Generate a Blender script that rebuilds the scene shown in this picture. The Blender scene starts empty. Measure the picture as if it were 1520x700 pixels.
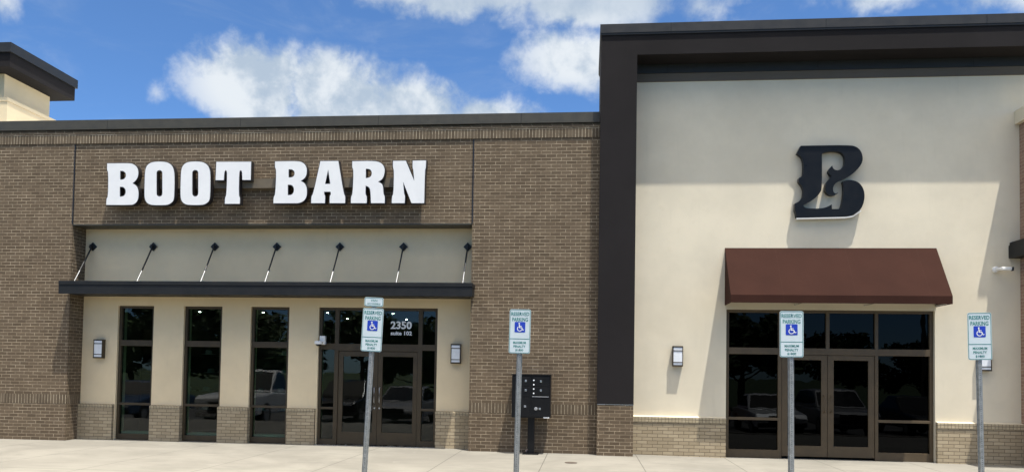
import bpy, bmesh, math, random
from mathutils import Vector, Matrix
random.seed(7)
S = bpy.context.scene
COL = S.collection
R = math.radians
PI = math.pi

# ------------------------------------------------------------------ node helpers
class NT:
    def __init__(s, tree):
        s.t = tree; s.n = tree.nodes; s.l = tree.links
    def add(s, typ, **kw):
        n = s.n.new(typ)
        for k, v in kw.items(): setattr(n, k, v)
        return n
    def put(s, inp, v):
        if v is None: return
        if isinstance(v, bpy.types.NodeSocket): s.l.new(v, inp)
        else: inp.default_value = v
    def m(s, op, a, b=None, c=None, clamp=False):
        n = s.add('ShaderNodeMath', operation=op, use_clamp=clamp)
        for i, v in enumerate((a, b, c)):
            if v is not None: s.put(n.inputs[i], v)
        return n.outputs[0]
    def mix(s, f, a, b, mode='MIX'):
        n = s.add('ShaderNodeMix', data_type='RGBA', blend_type=mode)
        s.put(n.inputs[0], f)
        for i, v in ((6, a), (7, b)):
            if isinstance(v, tuple) and len(v) == 3: v = v + (1,)
            s.put(n.inputs[i], v)
        return n.outputs[2]
    def noise(s, vec, scale, detail=3, rough=.55, dist=0):
        n = s.add('ShaderNodeTexNoise')
        if vec is not None: s.l.new(vec, n.inputs['Vector'])
        n.inputs['Scale'].default_value = scale; n.inputs['Detail'].default_value = detail
        n.inputs['Roughness'].default_value = rough; n.inputs['Distortion'].default_value = dist
        return n.outputs[0]
    def ramp(s, f, lo, hi, a=0, b=1):
        n = s.add('ShaderNodeMapRange', interpolation_type='SMOOTHSTEP')
        s.put(n.inputs[0], f); s.put(n.inputs[1], lo); s.put(n.inputs[2], hi); s.put(n.inputs[3], a); s.put(n.inputs[4], b)
        return n.outputs[0]
    def pos(s): return s.add('ShaderNodeNewGeometry').outputs['Position']
    def sep(s, v):
        n = s.add('ShaderNodeSeparateXYZ'); s.l.new(v, n.inputs[0]); return n.outputs
    def comb(s, x, y, z):
        n = s.add('ShaderNodeCombineXYZ')
        for i, v in enumerate((x, y, z)): s.put(n.inputs[i], v)
        return n.outputs[0]
    def bump(s, h, dist, strength=1.0):
        n = s.add('ShaderNodeBump'); s.l.new(h, n.inputs['Height'])
        n.inputs['Distance'].default_value = dist; n.inputs['Strength'].default_value = strength
        return n.outputs[0]

def new_mat(name):
    m = bpy.data.materials.new(name); m.use_nodes = True
    t = NT(m.node_tree)
    return m, t, m.node_tree.nodes['Principled BSDF']

def plain(name, col, rough=.5, metal=0, var=.12, scale=6, bump=0, spec=.5, seams=0):
    m, t, b = new_mat(name)
    p = t.pos()
    n = t.noise(p, scale, 5, .6)
    f = t.ramp(n, .3, .7)
    lo = tuple(c * (1 - var) for c in col); hi = tuple(min(1, c * (1 + var)) for c in col)
    t.put(b.inputs['Base Color'], t.mix(f, lo, hi))
    b.inputs['Metallic'].default_value = metal
    b.inputs['Specular IOR Level'].default_value = spec
    t.put(b.inputs['Roughness'], t.ramp(n, .2, .8, max(.03, rough - .08), min(1, rough + .08)))
    if bump:
        t.put(b.inputs['Normal'], t.bump(t.noise(p, 180, 4, .7), bump))
    if seams:
        x, y, z = t.sep(p)
        s_ = t.m('MULTIPLY', t.m('ABSOLUTE', t.m('SUBTRACT', t.m('FRACT', t.m('DIVIDE', t.m('ADD', x, 60.9), seams)), .5)), seams)
        ln = t.ramp(s_, .004, .012, 1, 0)
        big = t.noise(t.comb(x, y, t.m('MULTIPLY', z, .4)), 1.3, 3, .5)
        t.put(b.inputs['Base Color'], t.mix(t.m('MULTIPLY', ln, .6), t.mix(f, lo, hi), tuple(c * .25 for c in col)))
        t.put(b.inputs['Normal'], t.bump(t.m('SUBTRACT', t.m('MULTIPLY', big, 2.0), ln), .006, .6))
    return m

def brick(name, c1, c2, mortar, bw=.2, rh=.0686, ms=.0055, vertical=False, offs=0.0):
    m, t, b = new_mat(name)
    p = t.pos(); x, y, z = t.sep(p)
    u = t.m('ADD', t.m('ADD', x, y), 40.0 + offs); v = t.m('ADD', z, 20.0 * rh)
    vec = t.comb(v, u, 0) if vertical else t.comb(u, v, 0)
    # slight wobble of the joints
    w = t.add('ShaderNodeTexNoise'); t.l.new(p, w.inputs['Vector']); w.inputs['Scale'].default_value = 9
    wv = t.add('ShaderNodeVectorMath', operation='SCALE'); t.l.new(w.outputs['Color'], wv.inputs[0]); wv.inputs['Scale'].default_value = .006
    ad = t.add('ShaderNodeVectorMath', operation='ADD'); t.l.new(vec, ad.inputs[0]); t.l.new(wv.outputs[0], ad.inputs[1])
    br = t.add('ShaderNodeTexBrick'); br.offset = 0.0 if vertical else .5; br.squash = 1
    t.l.new(ad.outputs[0], br.inputs['Vector'])
    br.inputs['Scale'].default_value = 1; br.inputs['Mortar Size'].default_value = ms
    br.inputs['Mortar Smooth'].default_value = .25; br.inputs['Bias'].default_value = 0
    br.inputs['Brick Width'].default_value = bw; br.inputs['Row Height'].default_value = rh
    br.inputs['Color1'].default_value = c1 + (1,); br.inputs['Color2'].default_value = c2 + (1,)
    br.inputs['Mortar'].default_value = mortar + (1,)
    n = t.noise(p, 1.1, 4, .6); n2 = t.noise(p, 60, 4, .7)
    c = t.mix(t.ramp(n, .3, .7, 0, .35), br.outputs['Color'], t.mix(1.0, br.outputs['Color'], (.72, .72, .72), 'MULTIPLY'))
    c = t.mix(t.ramp(n2, .45, .75, 0, .35), c, t.mix(1.0, c, (1.35, 1.3, 1.22), 'MULTIPLY'))
    if sum(mortar) > sum(c2): c = t.mix(t.m('MULTIPLY', br.outputs['Fac'], t.ramp(t.noise(p, 3.5, 5, .65), .40, .62, .75, 0)), c, tuple(k * 1.25 for k in c2))
    if sum(mortar) > sum(c2): c = t.mix(t.m('MULTIPLY', br.outputs['Fac'], t.ramp(t.noise(p, 14, 3, .6), .56, .7, 0, .6)), c, tuple(min(1, k * 1.35) for k in mortar))
    t.put(b.inputs['Base Color'], c)
    b.inputs['Roughness'].default_value = .9; b.inputs['Specular IOR Level'].default_value = .25
    h = t.m('SUBTRACT', t.m('MULTIPLY', n2, .25), br.outputs['Fac'])
    t.put(b.inputs['Normal'], t.bump(h, .006, .8))
    return m

def stucco(name, col, var=.06):
    m, t, b = new_mat(name)
    p = t.pos()
    big = t.noise(p, .55, 5, .62); mid = t.noise(p, 5, 4, .6); fine = t.noise(p, 150, 3, .7)
    c = t.mix(t.ramp(big, .32, .68), tuple(k * (1 - var) for k in col), tuple(k * (1 + var * .6) for k in col))
    c = t.mix(t.ramp(mid, .55, .8, 0, .3), c, tuple(k * f for k, f in zip(col, (.9, .88, .84))))
    # faint trowel streaks and drip stains, stretched vertically
    x, y, z = t.sep(p)
    st = t.noise(t.comb(t.m('MULTIPLY', x, 4.0), y, t.m('MULTIPLY', z, .35)), 2.0, 4, .6)
    c = t.mix(t.ramp(st, .58, .8, 0, .16), c, tuple(k * .72 for k in col))
    t.put(b.inputs['Base Color'], c)
    b.inputs['Roughness'].default_value = .92; b.inputs['Specular IOR Level'].default_value = .2
    t.put(b.inputs['Normal'], t.bump(t.m('ADD', fine, t.m('MULTIPLY', mid, .8)), .006, .6))
    return m

def glass(name, tint, rough=0.0, ior=1.45, gc=(.92, .97, 1)):
    m, t, b = new_mat(name)
    t.n.remove(b)
    out = t.n['Material Output']
    p = t.pos()
    tr = t.add('ShaderNodeBsdfTransparent'); tr.inputs[0].default_value = tint + (1,)
    gl = t.add('ShaderNodeBsdfGlossy'); gl.inputs['Roughness'].default_value = rough
    t.put(gl.inputs['Color'], gc + (1,))
    t.put(gl.inputs['Normal'], t.bump(t.noise(p, 1.7, 2, .5), .004, .25))
    fr = t.add('ShaderNodeFresnel'); fr.inputs['IOR'].default_value = ior
    ge = t.add('ShaderNodeNewGeometry')
    f = t.m('MULTIPLY', fr.outputs[0], t.m('SUBTRACT', 1.0, ge.outputs['Backfacing']))
    mx = t.add('ShaderNodeMixShader'); t.put(mx.inputs[0], f)
    t.l.new(tr.outputs[0], mx.inputs[1]); t.l.new(gl.outputs[0], mx.inputs[2])
    t.l.new(mx.outputs[0], out.inputs['Surface'])
    return m

def emit(name, col, strength):
    m, t, b = new_mat(name)
    b.inputs['Base Color'].default_value = col + (1,)
    b.inputs['Emission Color'].default_value = col + (1,)
    b.inputs['Emission Strength'].default_value = strength
    return m

def concrete(name, col, joints=True):
    m, t, b = new_mat(name)
    p = t.pos(); x, y, z = t.sep(p)
    big = t.noise(p, .5, 6, .65, .6); mid = t.noise(p, 2.6, 6, .65, .8); fine = t.noise(p, 70, 4, .7)
    sw = t.noise(t.comb(t.m('MULTIPLY', t.m('ADD', x, t.m('MULTIPLY', y, .6)), .5), t.m('MULTIPLY', y, 1.6), 0), 2.2, 6, .68, 1.2)
    c = t.mix(t.ramp(big, .35, .65), tuple(k * .86 for k in col), tuple(k * 1.1 for k in col))
    c = t.mix(t.ramp(sw, .46, .70, 0, .5), c, tuple(k * f for k, f in zip(col, (.74, .74, .76))))
    c = t.mix(t.ramp(mid, .58, .78, 0, .55), c, tuple(k * f for k, f in zip(col, (1.18, 1.18, 1.2))))
    c = t.mix(t.ramp(fine, .5, .8, 0, .25), c, tuple(k * .72 for k in col))
    h = fine
    if joints:
        jx = t.m('ABSOLUTE', t.m('SUBTRACT', t.m('FRACT', t.m('DIVIDE', t.m('ADD', x, 39.47), 1.8)), .5))
        jy = t.m('ABSOLUTE', t.m('SUBTRACT', y, -4.35))
        a = t.m('MULTIPLY', jx, 1.8)
        ln = t.m('MAXIMUM', t.ramp(a, .004, .011, 1, 0), t.ramp(jy, .004, .011, 1, 0))
        c = t.mix(t.m('MULTIPLY', ln, .72), c, tuple(k * .3 for k in col))
        h = t.m('SUBTRACT', t.m('MULTIPLY', fine, .3), ln)
    t.put(b.inputs['Base Color'], c)
    b.inputs['Roughness'].default_value = .85; b.inputs['Specular IOR Level'].default_value = .3
    t.put(b.inputs['Normal'], t.bump(h, .004, .5))
    return m

# ------------------------------------------------------------------ materials
M = {}
M['brick'] = brick('brown_brick', (.100, .073, .047), (.145, .108, .071), (.42, .345, .24), bw=.212, rh=.0712)
M['soldier'] = brick('brown_soldier_brick', (.092, .069, .045), (.142, .109, .073), (.46, .39, .28), bw=.3, rh=.0686, ms=.0065, vertical=True, offs=.02)
M['tan'] = brick('tan_brick', (.33, .268, .175), (.43, .355, .24), (.165, .132, .088), ms=.0055, bw=.212, rh=.0712)
M['tan_cap'] = brick('tan_rowlock_brick', (.37, .31, .205), (.45, .38, .26), (.17, .138, .092), bw=.3, rh=.0686, ms=.0055, vertical=True, offs=.02)
M['towerbrick'] = brick('pink_brick', (.26, .16, .12), (.33, .22, .16), (.40, .34, .28))
M['stucco'] = stucco('cream_stucco', (.70, .632, .488), .08)
M['stuccoL'] = stucco('warm_cream_stucco', (.75, .62, .41), .08)
M['taupe'] = stucco('taupe_stucco', (.13, .112, .092))
M['black'] = stucco('charcoal_stucco', (.0165, .0145, .0150), .16)
M['blackmetal'] = plain('charcoal_metal', (.019, .020, .021), .48, .0, .1, spec=.35, seams=3.05)
M['coping'] = plain('olive_grey_metal', (.056, .053, .043), .5, 0, .08, spec=.3, seams=3.05)
M['canopy'] = plain('navy_black_metal', (.0155, .0165, .0175), .5, 0, .12, spec=.2)
M['bronze'] = plain('dark_bronze', (.055, .041, .023), .45, 0, .1, spec=.3)
M['bronze2'] = plain('bronze', (.085, .062, .036), .45, 0, .1, spec=.3)
M['glassL'] = glass('tinted_glass', (.50, .63, .58), ior=1.47)
M['glassR'] = glass('black_glass', (.012, .013, .016), ior=1.33, gc=(.38, .41, .45))
M['letter'] = plain('white_sign_face', (.75, .755, .75), .4, 0, .02)
M['return'] = plain('black_sign_side', (.018, .016, .017), .35, 0, .1)
M['raceway'] = plain('brown_raceway', (.125, .100, .066), .6, 0, .06)
M['navy'] = plain('navy_black_gloss', (.0095, .0105, .012), .34, 0, .1, spec=.15)
M['silver'] = plain('polished_steel', (.55, .56, .58), .25, 1, .05)
M['galv'] = None
M['canvas'] = None
M['signwhite'] = plain('sign_white', (.57, .65, .67), .35, 0, .03)
M['signgreen'] = plain('sign_green', (.022, .19, .17), .4, 0, .08)
M['signblue'] = plain('sign_blue', (.012, .045, .42), .4, 0, .05)
M['signback'] = plain('sign_aluminium', (.34, .345, .35), .5, .5, .05)
M['mailbox'] = plain('black_powder_coat', (.0055, .0055, .006), .4, 0, .15, spec=.25)
M['lampglass'] = plain('frosted_glass', (.74, .77, .80), .3, 0, .03)
M['camwhite'] = plain('white_plastic', (.78, .78, .76), .35, 0, .03)
M['dark'] = plain('dark_plastic', (.012, .012, .012), .25)
M['drywall'] = plain('drywall', (.55, .56, .52), .9, 0, .05)
M['interior'] = plain('interior_brown', (.05, .045, .04), .8, 0, .2)
M['intdark'] = plain('interior_black', (.012, .012, .013), .8, 0, .2)
M['felt'] = plain('pale_felt', (.72, .68, .60), .9, 0, .06)
M['shelf'] = plain('dark_wood', (.10, .065, .04), .6, 0, .2)
M['down'] = emit('downlight_glow', (1, .93, .82), 45)
M['warm'] = emit('warm_lamp_glow', (1, .55, .2), 14)
M['concrete'] = concrete('pavement_concrete', (.238, .227, .196))
M['kerb'] = concrete('kerb_concrete', (.27, .255, .22), False)
M['roof'] = plain('roof_membrane', (.5, .5, .48), .9)
M['paint'] = plain('white_road_paint', (.62, .62, .6), .7, 0, .15, 20)
M['asphalt'] = plain('asphalt', (.09, .088, .084), .9, 0, .25, 1.2, .004)
M['grass'] = plain('grass_green', (.055, .085, .028), .95, 0, .3, 2.0)
M['bark'] = plain('bark', (.10, .075, .055), .9, 0, .3)
M['leaf'] = plain('leaf_green', (.045, .085, .022), .7, 0, .45, 1.1)
M['wood'] = plain('weathered_wood', (.16, .13, .10), .9, 0, .2)
M['rubber'] = plain('tyre_rubber', (.012, .012, .012), .8)
M['carglass'] = plain('car_glass', (.012, .015, .018), .06)
M['headlight'] = plain('headlight_lens', (.75, .77, .8), .1)
M['lid'] = plain('rusty_iron', (.075, .055, .042), .8, 0, .3, 30)
M['pvc'] = plain('dusty_pink_pipe', (.50, .38, .33), .6, 0, .15, 30)

def mk_galv():
    m, t, b = new_mat('galvanised_steel')
    tc = t.add('ShaderNodeTexCoord').outputs['Object']; x, y, z = t.sep(tc)
    p = t.pos()
    f = t.ramp(t.noise(p, 22, 5, .7), .3, .7)
    c = t.mix(f, (.22, .235, .23), (.36, .375, .37))
    fz = t.m('ABSOLUTE', t.m('SUBTRACT', t.m('FRACT', t.m('DIVIDE', z, .0254)), .5))
    r = t.m('SQRT', t.m('ADD', t.m('POWER', t.m('MULTIPLY', fz, .0254), 2.0), t.m('POWER', x, 2.0)))
    hole = t.ramp(r, .0042, .0058, 1, 0)
    t.put(b.inputs['Base Color'], t.mix(t.m('MULTIPLY', hole, .92), c, (.02, .02, .02)))
    b.inputs['Metallic'].default_value = .55; b.inputs['Roughness'].default_value = .5
    return m
M['galv'] = mk_galv()

def mk_canvas():
    m, t, b = new_mat('brown_canvas')
    p = t.pos(); x, y, z = t.sep(p)
    n = t.noise(p, .9, 4, .6); w = t.noise(p, 260, 2, .6)
    c = t.mix(t.ramp(n, .3, .7), (.035, .0148, .0106), (.043, .018, .0128))
    sp = t.add('ShaderNodeTexVoronoi'); t.l.new(p, sp.inputs['Vector']); sp.inputs['Scale'].default_value = 2.1
    c = t.mix(t.ramp(sp.outputs['Distance'], .012, .03, .85, 0), c, (.55, .48, .42))
    # sewn seams between the cloth widths
    s = t.m('ABSOLUTE', t.m('SUBTRACT', t.m('FRACT', t.m('DIVIDE', t.m('ADD', x, 10.75), 1.39)), .5))
    c = t.mix(t.ramp(t.m('MULTIPLY', s, 1.39), .003, .010, .14, 0), c, (.075, .04, .03))
    t.put(b.inputs['Base Color'], c)
    b.inputs['Roughness'].default_value = .85; b.inputs['Specular IOR Level'].default_value = .08
    t.put(b.inputs['Normal'], t.bump(t.m('ADD', w, t.m('MULTIPLY', t.noise(p, 2.2, 3, .5), 6.0)), .004, .5))
    return m
M['canvas'] = mk_canvas()

# ------------------------------------------------------------------ mesh helpers
class MB:
    def __init__(s): s.v = []; s.f = []; s.mi = []
    def quad(s, pts, mi=0):
        b = len(s.v); s.v += [tuple(p) for p in pts]; s.f.append(tuple(range(b, b + len(pts)))); s.mi.append(mi)
    def box(s, x0, x1, y0, y1, z0, z1, mi=0):
        b = len(s.v)
        s.v += [(x0, y0, z0), (x1, y0, z0), (x1, y1, z0), (x0, y1, z0), (x0, y0, z1), (x1, y0, z1), (x1, y1, z1), (x0, y1, z1)]
        for q in ((0, 3, 2, 1), (4, 5, 6, 7), (0, 1, 5, 4), (1, 2, 6, 5), (2, 3, 7, 6), (3, 0, 4, 7)):
            s.f.append(tuple(b + i for i in q)); s.mi.append(mi)
        return s
    def tube(s, pts, rad, seg=8, cap=True, mi=0):
        pts = [Vector(p) for p in pts]
        rs = rad if isinstance(rad, (list, tuple)) else [rad] * len(pts)
        b = len(s.v); ref = None
        for i, p in enumerate(pts):
            d = (pts[min(i + 1, len(pts) - 1)] - pts[max(i - 1, 0)]).normalized()
            if ref is None:
                ref = Vector((0, 0, 1)) if abs(d.z) < .9 else Vector((1, 0, 0))
            u = d.cross(ref).normalized(); w = d.cross(u).normalized()
            for k in range(seg):
                a = 2 * PI * k / seg
                s.v.append(tuple(p + (u * math.cos(a) + w * math.sin(a)) * rs[i]))
        for i in range(len(pts) - 1):
            for k in range(seg):
                a = b + i * seg + k; c = b + i * seg + (k + 1) % seg
                s.f.append((a, a + seg, c + seg, c)); s.mi.append(mi)
        if cap:
            s.f.append(tuple(b + k for k in range(seg))); s.mi.append(mi)
            e = b + (len(pts) - 1) * seg
            s.f.append(tuple(e + k for k in reversed(range(seg)))); s.mi.append(mi)
        return s
    def lathe(s, prof, c=(0, 0, 0), seg=20, axis='Z', sx=1, sy=1, mi=0):
        b = len(s.v); c = Vector(c)
        for r, h in prof:
            for k in range(seg):
                a = 2 * PI * k / seg; x, y = r * math.cos(a) * sx, r * math.sin(a) * sy
                p = (x, y, h) if axis == 'Z' else (x, h, y) if axis == 'Y' else (h, x, y)
                s.v.append(tuple(c + Vector(p)))
        for i in range(len(prof) - 1):
            for k in range(seg):
                a = b + i * seg + k; d = b + i * seg + (k + 1) % seg
                s.f.append((a, d, d + seg, a + seg)); s.mi.append(mi)
        s.f.append(tuple(b + k for k in reversed(range(seg)))); s.mi.append(mi)
        e = b + (len(prof) - 1) * seg
        s.f.append(tuple(e + k for k in range(seg))); s.mi.append(mi)
        return s
    def prism(s, pts, a0, a1, plane='XZ', mi=0):
        """closed polygon extruded: plane XZ along Y, YZ along X, XY along Z"""
        def P(p, t): return (p[0], t, p[1]) if plane == 'XZ' else (t, p[0], p[1]) if plane == 'YZ' else (p[0], p[1], t)
        n = len(pts); b = len(s.v)
        s.v += [P(p, a0) for p in pts] + [P(p, a1) for p in pts]
        s.f.append(tuple(b + i for i in range(n))); s.f.append(tuple(b + n + i for i in reversed(range(n)))); s.mi += [mi, mi]
        for i in range(n):
            j = (i + 1) % n
            s.f.append((b + i, b + n + i, b + n + j, b + j)); s.mi.append(mi)
        return s
    def wall(s, x0, x1, z0, z1, y0, y1, holes=()):
        """slab in XZ with rectangular openings, welded, no inner faces"""
        xs = sorted({x0, x1, *[h[0] for h in holes], *[h[1] for h in holes]}); xs = [x for x in xs if x0 <= x <= x1]
        zs = sorted({z0, z1, *[h[2] for h in holes], *[h[3] for h in holes]}); zs = [z for z in zs if z0 <= z <= z1]
        def solid(i, k):
            if i < 0 or k < 0 or i >= len(xs) - 1 or k >= len(zs) - 1: return False
            cx = (xs[i] + xs[i + 1]) / 2; cz = (zs[k] + zs[k + 1]) / 2
            return not any(h[0] < cx < h[1] and h[2] < cz < h[3] for h in holes)
        for i in range(len(xs) - 1):
            for k in range(len(zs) - 1):
                if not solid(i, k): continue
                a, b, c, d = xs[i], xs[i + 1], zs[k], zs[k + 1]
                s.quad([(a, y0, c), (b, y0, c), (b, y0, d), (a, y0, d)])
                s.quad([(b, y1, c), (a, y1, c), (a, y1, d), (b, y1, d)])
                if not solid(i - 1, k): s.quad([(a, y1, c), (a, y0, c), (a, y0, d), (a, y1, d)])
                if not solid(i + 1, k): s.quad([(b, y0, c), (b, y1, c), (b, y1, d), (b, y0, d)])
                if not solid(i, k - 1): s.quad([(a, y1, c), (b, y1, c), (b, y0, c), (a, y0, c)])
                if not solid(i, k + 1): s.quad([(a, y0, d), (b, y0, d), (b, y1, d), (a, y1, d)])
        return s
    def build(s, name, mats, parent=None, bevel=0, smooth=False, loc=None):
        """coordinates are the world's when the parent Empty sits somewhere: shift them to the parent"""
        me = bpy.data.meshes.new(name); me.from_pydata(s.v, [], s.f)
        if not isinstance(mats, (list, tuple)): mats = [mats]
        for m in mats: me.materials.append(m)
        me.polygons.foreach_set('material_index', s.mi)
        bm = bmesh.new(); bm.from_mesh(me)
        bmesh.ops.remove_doubles(bm, verts=bm.verts, dist=1e-5)
        bmesh.ops.recalc_face_normals(bm, faces=bm.faces); bm.to_mesh(me); bm.free()
        o = bpy.data.objects.new(name, me); COL.objects.link(o)
        if parent is not None:
            o.parent = parent
            off = Vector(parent.location)
            q = parent.parent
            while q is not None: off += Vector(q.location); q = q.parent
            me.transform(Matrix.Translation(-off))
        elif loc is not None:
            me.transform(Matrix.Translation(-Vector(loc))); o.location = loc
        if bevel:
            b = o.modifiers.new('bevel', 'BEVEL'); b.width = bevel; b.segments = 2; b.limit_method = 'ANGLE'; b.angle_limit = R(40)
        if smooth:
            for p in me.polygons: p.use_smooth = True
        return o

def tag(o, label, cat, group=None):
    o['label'] = label; o['category'] = cat
    if group: o['group'] = group
    return o
def empty(name, loc, label, cat, group=None):
    o = bpy.data.objects.new(name, None); COL.objects.link(o); o.location = loc; o.empty_display_size = .2
    return tag(o, label, cat, group)
def struct(o): o['kind'] = 'structure'; return o
def copy_tree(o, parent=None):
    c = o.copy(); COL.objects.link(c); c.parent = parent
    for ch in list(o.children): copy_tree(ch, c)
    return c

def poly_extrude(name, outlines, y0, y1, mats, parent, side_mi=1, bevel=0.0):
    """outline + holes (x,z) -> extruded letter: face material 0, sides material 1"""
    bm = bmesh.new(); edges = []
    for ol in outlines:
        vs = [bm.verts.new((x, y0, z)) for x, z in ol]
        edges += [bm.edges.new((vs[i], vs[(i + 1) % len(vs)])) for i in range(len(vs))]
    g = bmesh.ops.triangle_fill(bm, use_beauty=True, use_dissolve=False, edges=edges)
    faces = [f for f in g['geom'] if isinstance(f, bmesh.types.BMFace)]
    for f in faces:
        f.normal_update()
        if f.normal.y > 0: f.normal_flip()
        f.material_index = 0
    rim = bmesh.ops.inset_region(bm, faces=faces, thickness=bevel, use_even_offset=True, use_boundary=True)['faces'] if bevel else []
    for f in rim: f.material_index = side_mi
    front = set(f for f in faces if f.is_valid)
    faces = list(front) + list(rim)
    ex = bmesh.ops.extrude_face_region(bm, geom=faces, use_keep_orig=True)
    nv = [e for e in ex['geom'] if isinstance(e, bmesh.types.BMVert)]
    for v in nv: v.co.y = y1
    for f in bm.faces:
        ys = [v.co.y for v in f.verts]
        f.material_index = 0 if f in front else side_mi
    bmesh.ops.recalc_face_normals(bm, faces=bm.faces)
    me = bpy.data.meshes.new(name); bm.to_mesh(me); bm.free()
    for m in mats: me.materials.append(m)
    o = bpy.data.objects.new(name, me); COL.objects.link(o); o.parent = parent
    off = Vector(parent.location)
    if parent.parent: off += Vector(parent.parent.location)
    me.transform(Matrix.Translation(-off))
    return o

def text_mesh(lines, align='CENTER', bold=.0):
    """lines: (string, centre x, centre z, cap height, width or None) -> verts, faces in XZ"""
    V = []; F = []
    for s, cx, cz, h, w in lines:
        cu = bpy.data.curves.new('t', 'FONT'); cu.body = s; cu.size = 1; cu.resolution_u = 3; cu.offset = bold
        ob = bpy.data.objects.new('t', cu); COL.objects.link(ob)
        bpy.context.view_layer.update()
        me = bpy.data.meshes.new_from_object(ob.evaluated_get(bpy.context.evaluated_depsgraph_get()))
        xs = [v.co.x for v in me.vertices]; ys = [v.co.y for v in me.vertices]
        x0, x1, y0, y1 = min(xs), max(xs), min(ys), max(ys)
        sy = h / (y1 - y0); sx = sy if w is None else w / (x1 - x0)
        b = len(V)
        for v in me.vertices: V.append((cx + (v.co.x - (x0 + x1) / 2) * sx, cz + (v.co.y - (y0 + y1) / 2) * sy))
        for p in me.polygons: F.append([b + i for i in p.vertices])
        bpy.data.objects.remove(ob); bpy.data.meshes.remove(me); bpy.data.curves.remove(cu)
    return V, F
def add_flat(mb, V, F, y):
    b = len(mb.v); mb.v += [(x, y, z) for x, z in V]
    for f in F: mb.f.append(tuple(b + i for i in f)); mb.mi.append(0)
def rrect(cx, cz, w, h, r, n=6):
    pts = []
    for sx, sz, a0 in ((1, 1, 0), (-1, 1, 90), (-1, -1, 180), (1, -1, 270)):
        for k in range(n + 1):
            a = R(a0 + 90 * k / n)
            pts.append((cx + sx * (w / 2 - r) + r * math.cos(a), cz + sz * (h / 2 - r) + r * math.sin(a)))
    return pts
def add_ring(mb, outer, inner, y):
    n = len(outer)
    for i in range(n):
        j = (i + 1) % n
        mb.quad([(outer[i][0], y, outer[i][1]), (outer[j][0], y, outer[j][1]), (inner[j][0], y, inner[j][1]), (inner[i][0], y, inner[i][1])])

# ------------------------------------------------------------------ camera (eye 1.65 m above the pavement, 16 m from the brick front)
cam = bpy.data.cameras.new('camera'); co = bpy.data.objects.new('camera', cam); COL.objects.link(co); S.camera = co
yaw, pitch, roll = 9.61159931e-02, 3.51799593e-02, 1.61853157e-02
fw = Vector((-math.sin(yaw) * math.cos(pitch), math.cos(yaw) * math.cos(pitch), math.sin(pitch)))
rt = Vector((math.cos(yaw), math.sin(yaw), 0)); up = rt.cross(fw)
r2 = math.cos(roll) * rt + math.sin(roll) * up; u2 = -math.sin(roll) * rt + math.cos(roll) * up
EYE = Vector((0, -16, 1.65))
mw = Matrix((r2, u2, -fw)).transposed().to_4x4(); mw.translation = EYE
co.matrix_world = mw
cam.sensor_width = 36; cam.lens = 1150.83 / 1520 * 36; cam.shift_y = (511.08 - 350) / 1520
cam.clip_end = 2000; cam.clip_start = .1

# ------------------------------------------------------------------ light and sky
SUN = Vector((.90, -1.0, 4.55)).normalized()
EL = math.asin(SUN.z); AZ = math.atan2(SUN.x, SUN.y)
sl = bpy.data.lights.new('sun', 'SUN'); sl.energy = 3.6; sl.angle = R(.53); sl.color = (1, .955, .88)
so = bpy.data.objects.new('sun', sl); COL.objects.link(so); so.rotation_euler = (-SUN).to_track_quat('-Z', 'Y').to_euler(); so.location = (10, -20, 30)
W = bpy.data.worlds.new('World'); S.world = W; W.use_nodes = True
t = NT(W.node_tree); bg = t.n['Background']
sky = t.add('ShaderNodeTexSky'); sky.sky_type = 'NISHITA'; sky.sun_disc = False
sky.sun_elevation = EL; sky.sun_rotation = AZ; sky.air_density = .8; sky.dust_density = .5; sky.ozone_density = 3
sky.altitude = 1000
gen = t.add('ShaderNodeTexCoord').outputs['Generated']
nv = t.add('ShaderNodeVectorMath', operation='NORMALIZE'); t.l.new(gen, nv.inputs[0]); d = nv.outputs[0]
dx, dy, dz = t.sep(d)
az = t.m('MULTIPLY', t.m('ARCTAN2', dx, dy), 180 / PI); el = t.m('MULTIPLY', t.m('ARCSINE', dz), 180 / PI)
def blob(a, e, ra, re, amp):
    q = t.m('SQRT', t.m('ADD', t.m('POWER', t.m('DIVIDE', t.m('SUBTRACT', az, a), ra), 2.0), t.m('POWER', t.m('DIVIDE', t.m('SUBTRACT', el, e), re), 2.0)))
    return t.m('MULTIPLY', t.m('SUBTRACT', 1.0, q, clamp=True), amp)
BL = [(-24.2, 19.4, 7.0, 5.0, 1.6), (-18.6, 19.2, 8.0, 4.7, 1.65), (-13.2, 18.2, 8.0, 4.3, 1.55), (-8.2, 17.2, 9.0, 3.9, 1.55), (-4.2, 16.6, 6.4, 3.2, 1.4), (-.8, 22.3, 7.0, 3.6, 1.4),
      (-30.7, 17.8, 1.9, 1.7, .55), (-39.8, 21.6, 2.2, 2.0, .9), (-27.5, 23.4, 5, 1.5, .42),
      (20, 24.6, 6, 2.2, 1.1), (28, 23.6, 7, 2.6, 1.2), (8.5, 25.0, 5, 2.6, .65), (-10.5, 26.8, 12, 4.0, 1.7), (0, 26.2, 9, 3.6, 1.6)]
mask = None
for b in BL:
    v = blob(*b); mask = v if mask is None else t.m('MAXIMUM', mask, v)
n1 = t.m('ADD', t.m('MULTIPLY', t.noise(d, 15, 9, .56, .2), .74), t.m('MULTIPLY', t.noise(d, 46, 7, .6, .3), .26)); n2 = t.noise(d, 7, 3, .5)
dens = t.ramp(t.m('ADD', mask, t.m('MULTIPLY', t.m('SUBTRACT', n1, .5), 2.6)), .28, .95)
dens = t.m('MULTIPLY', dens, t.ramp(mask, .0, .3))
dens = t.m('MULTIPLY', dens, t.ramp(mask, .3, 1.0, .62, 1.0))
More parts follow.
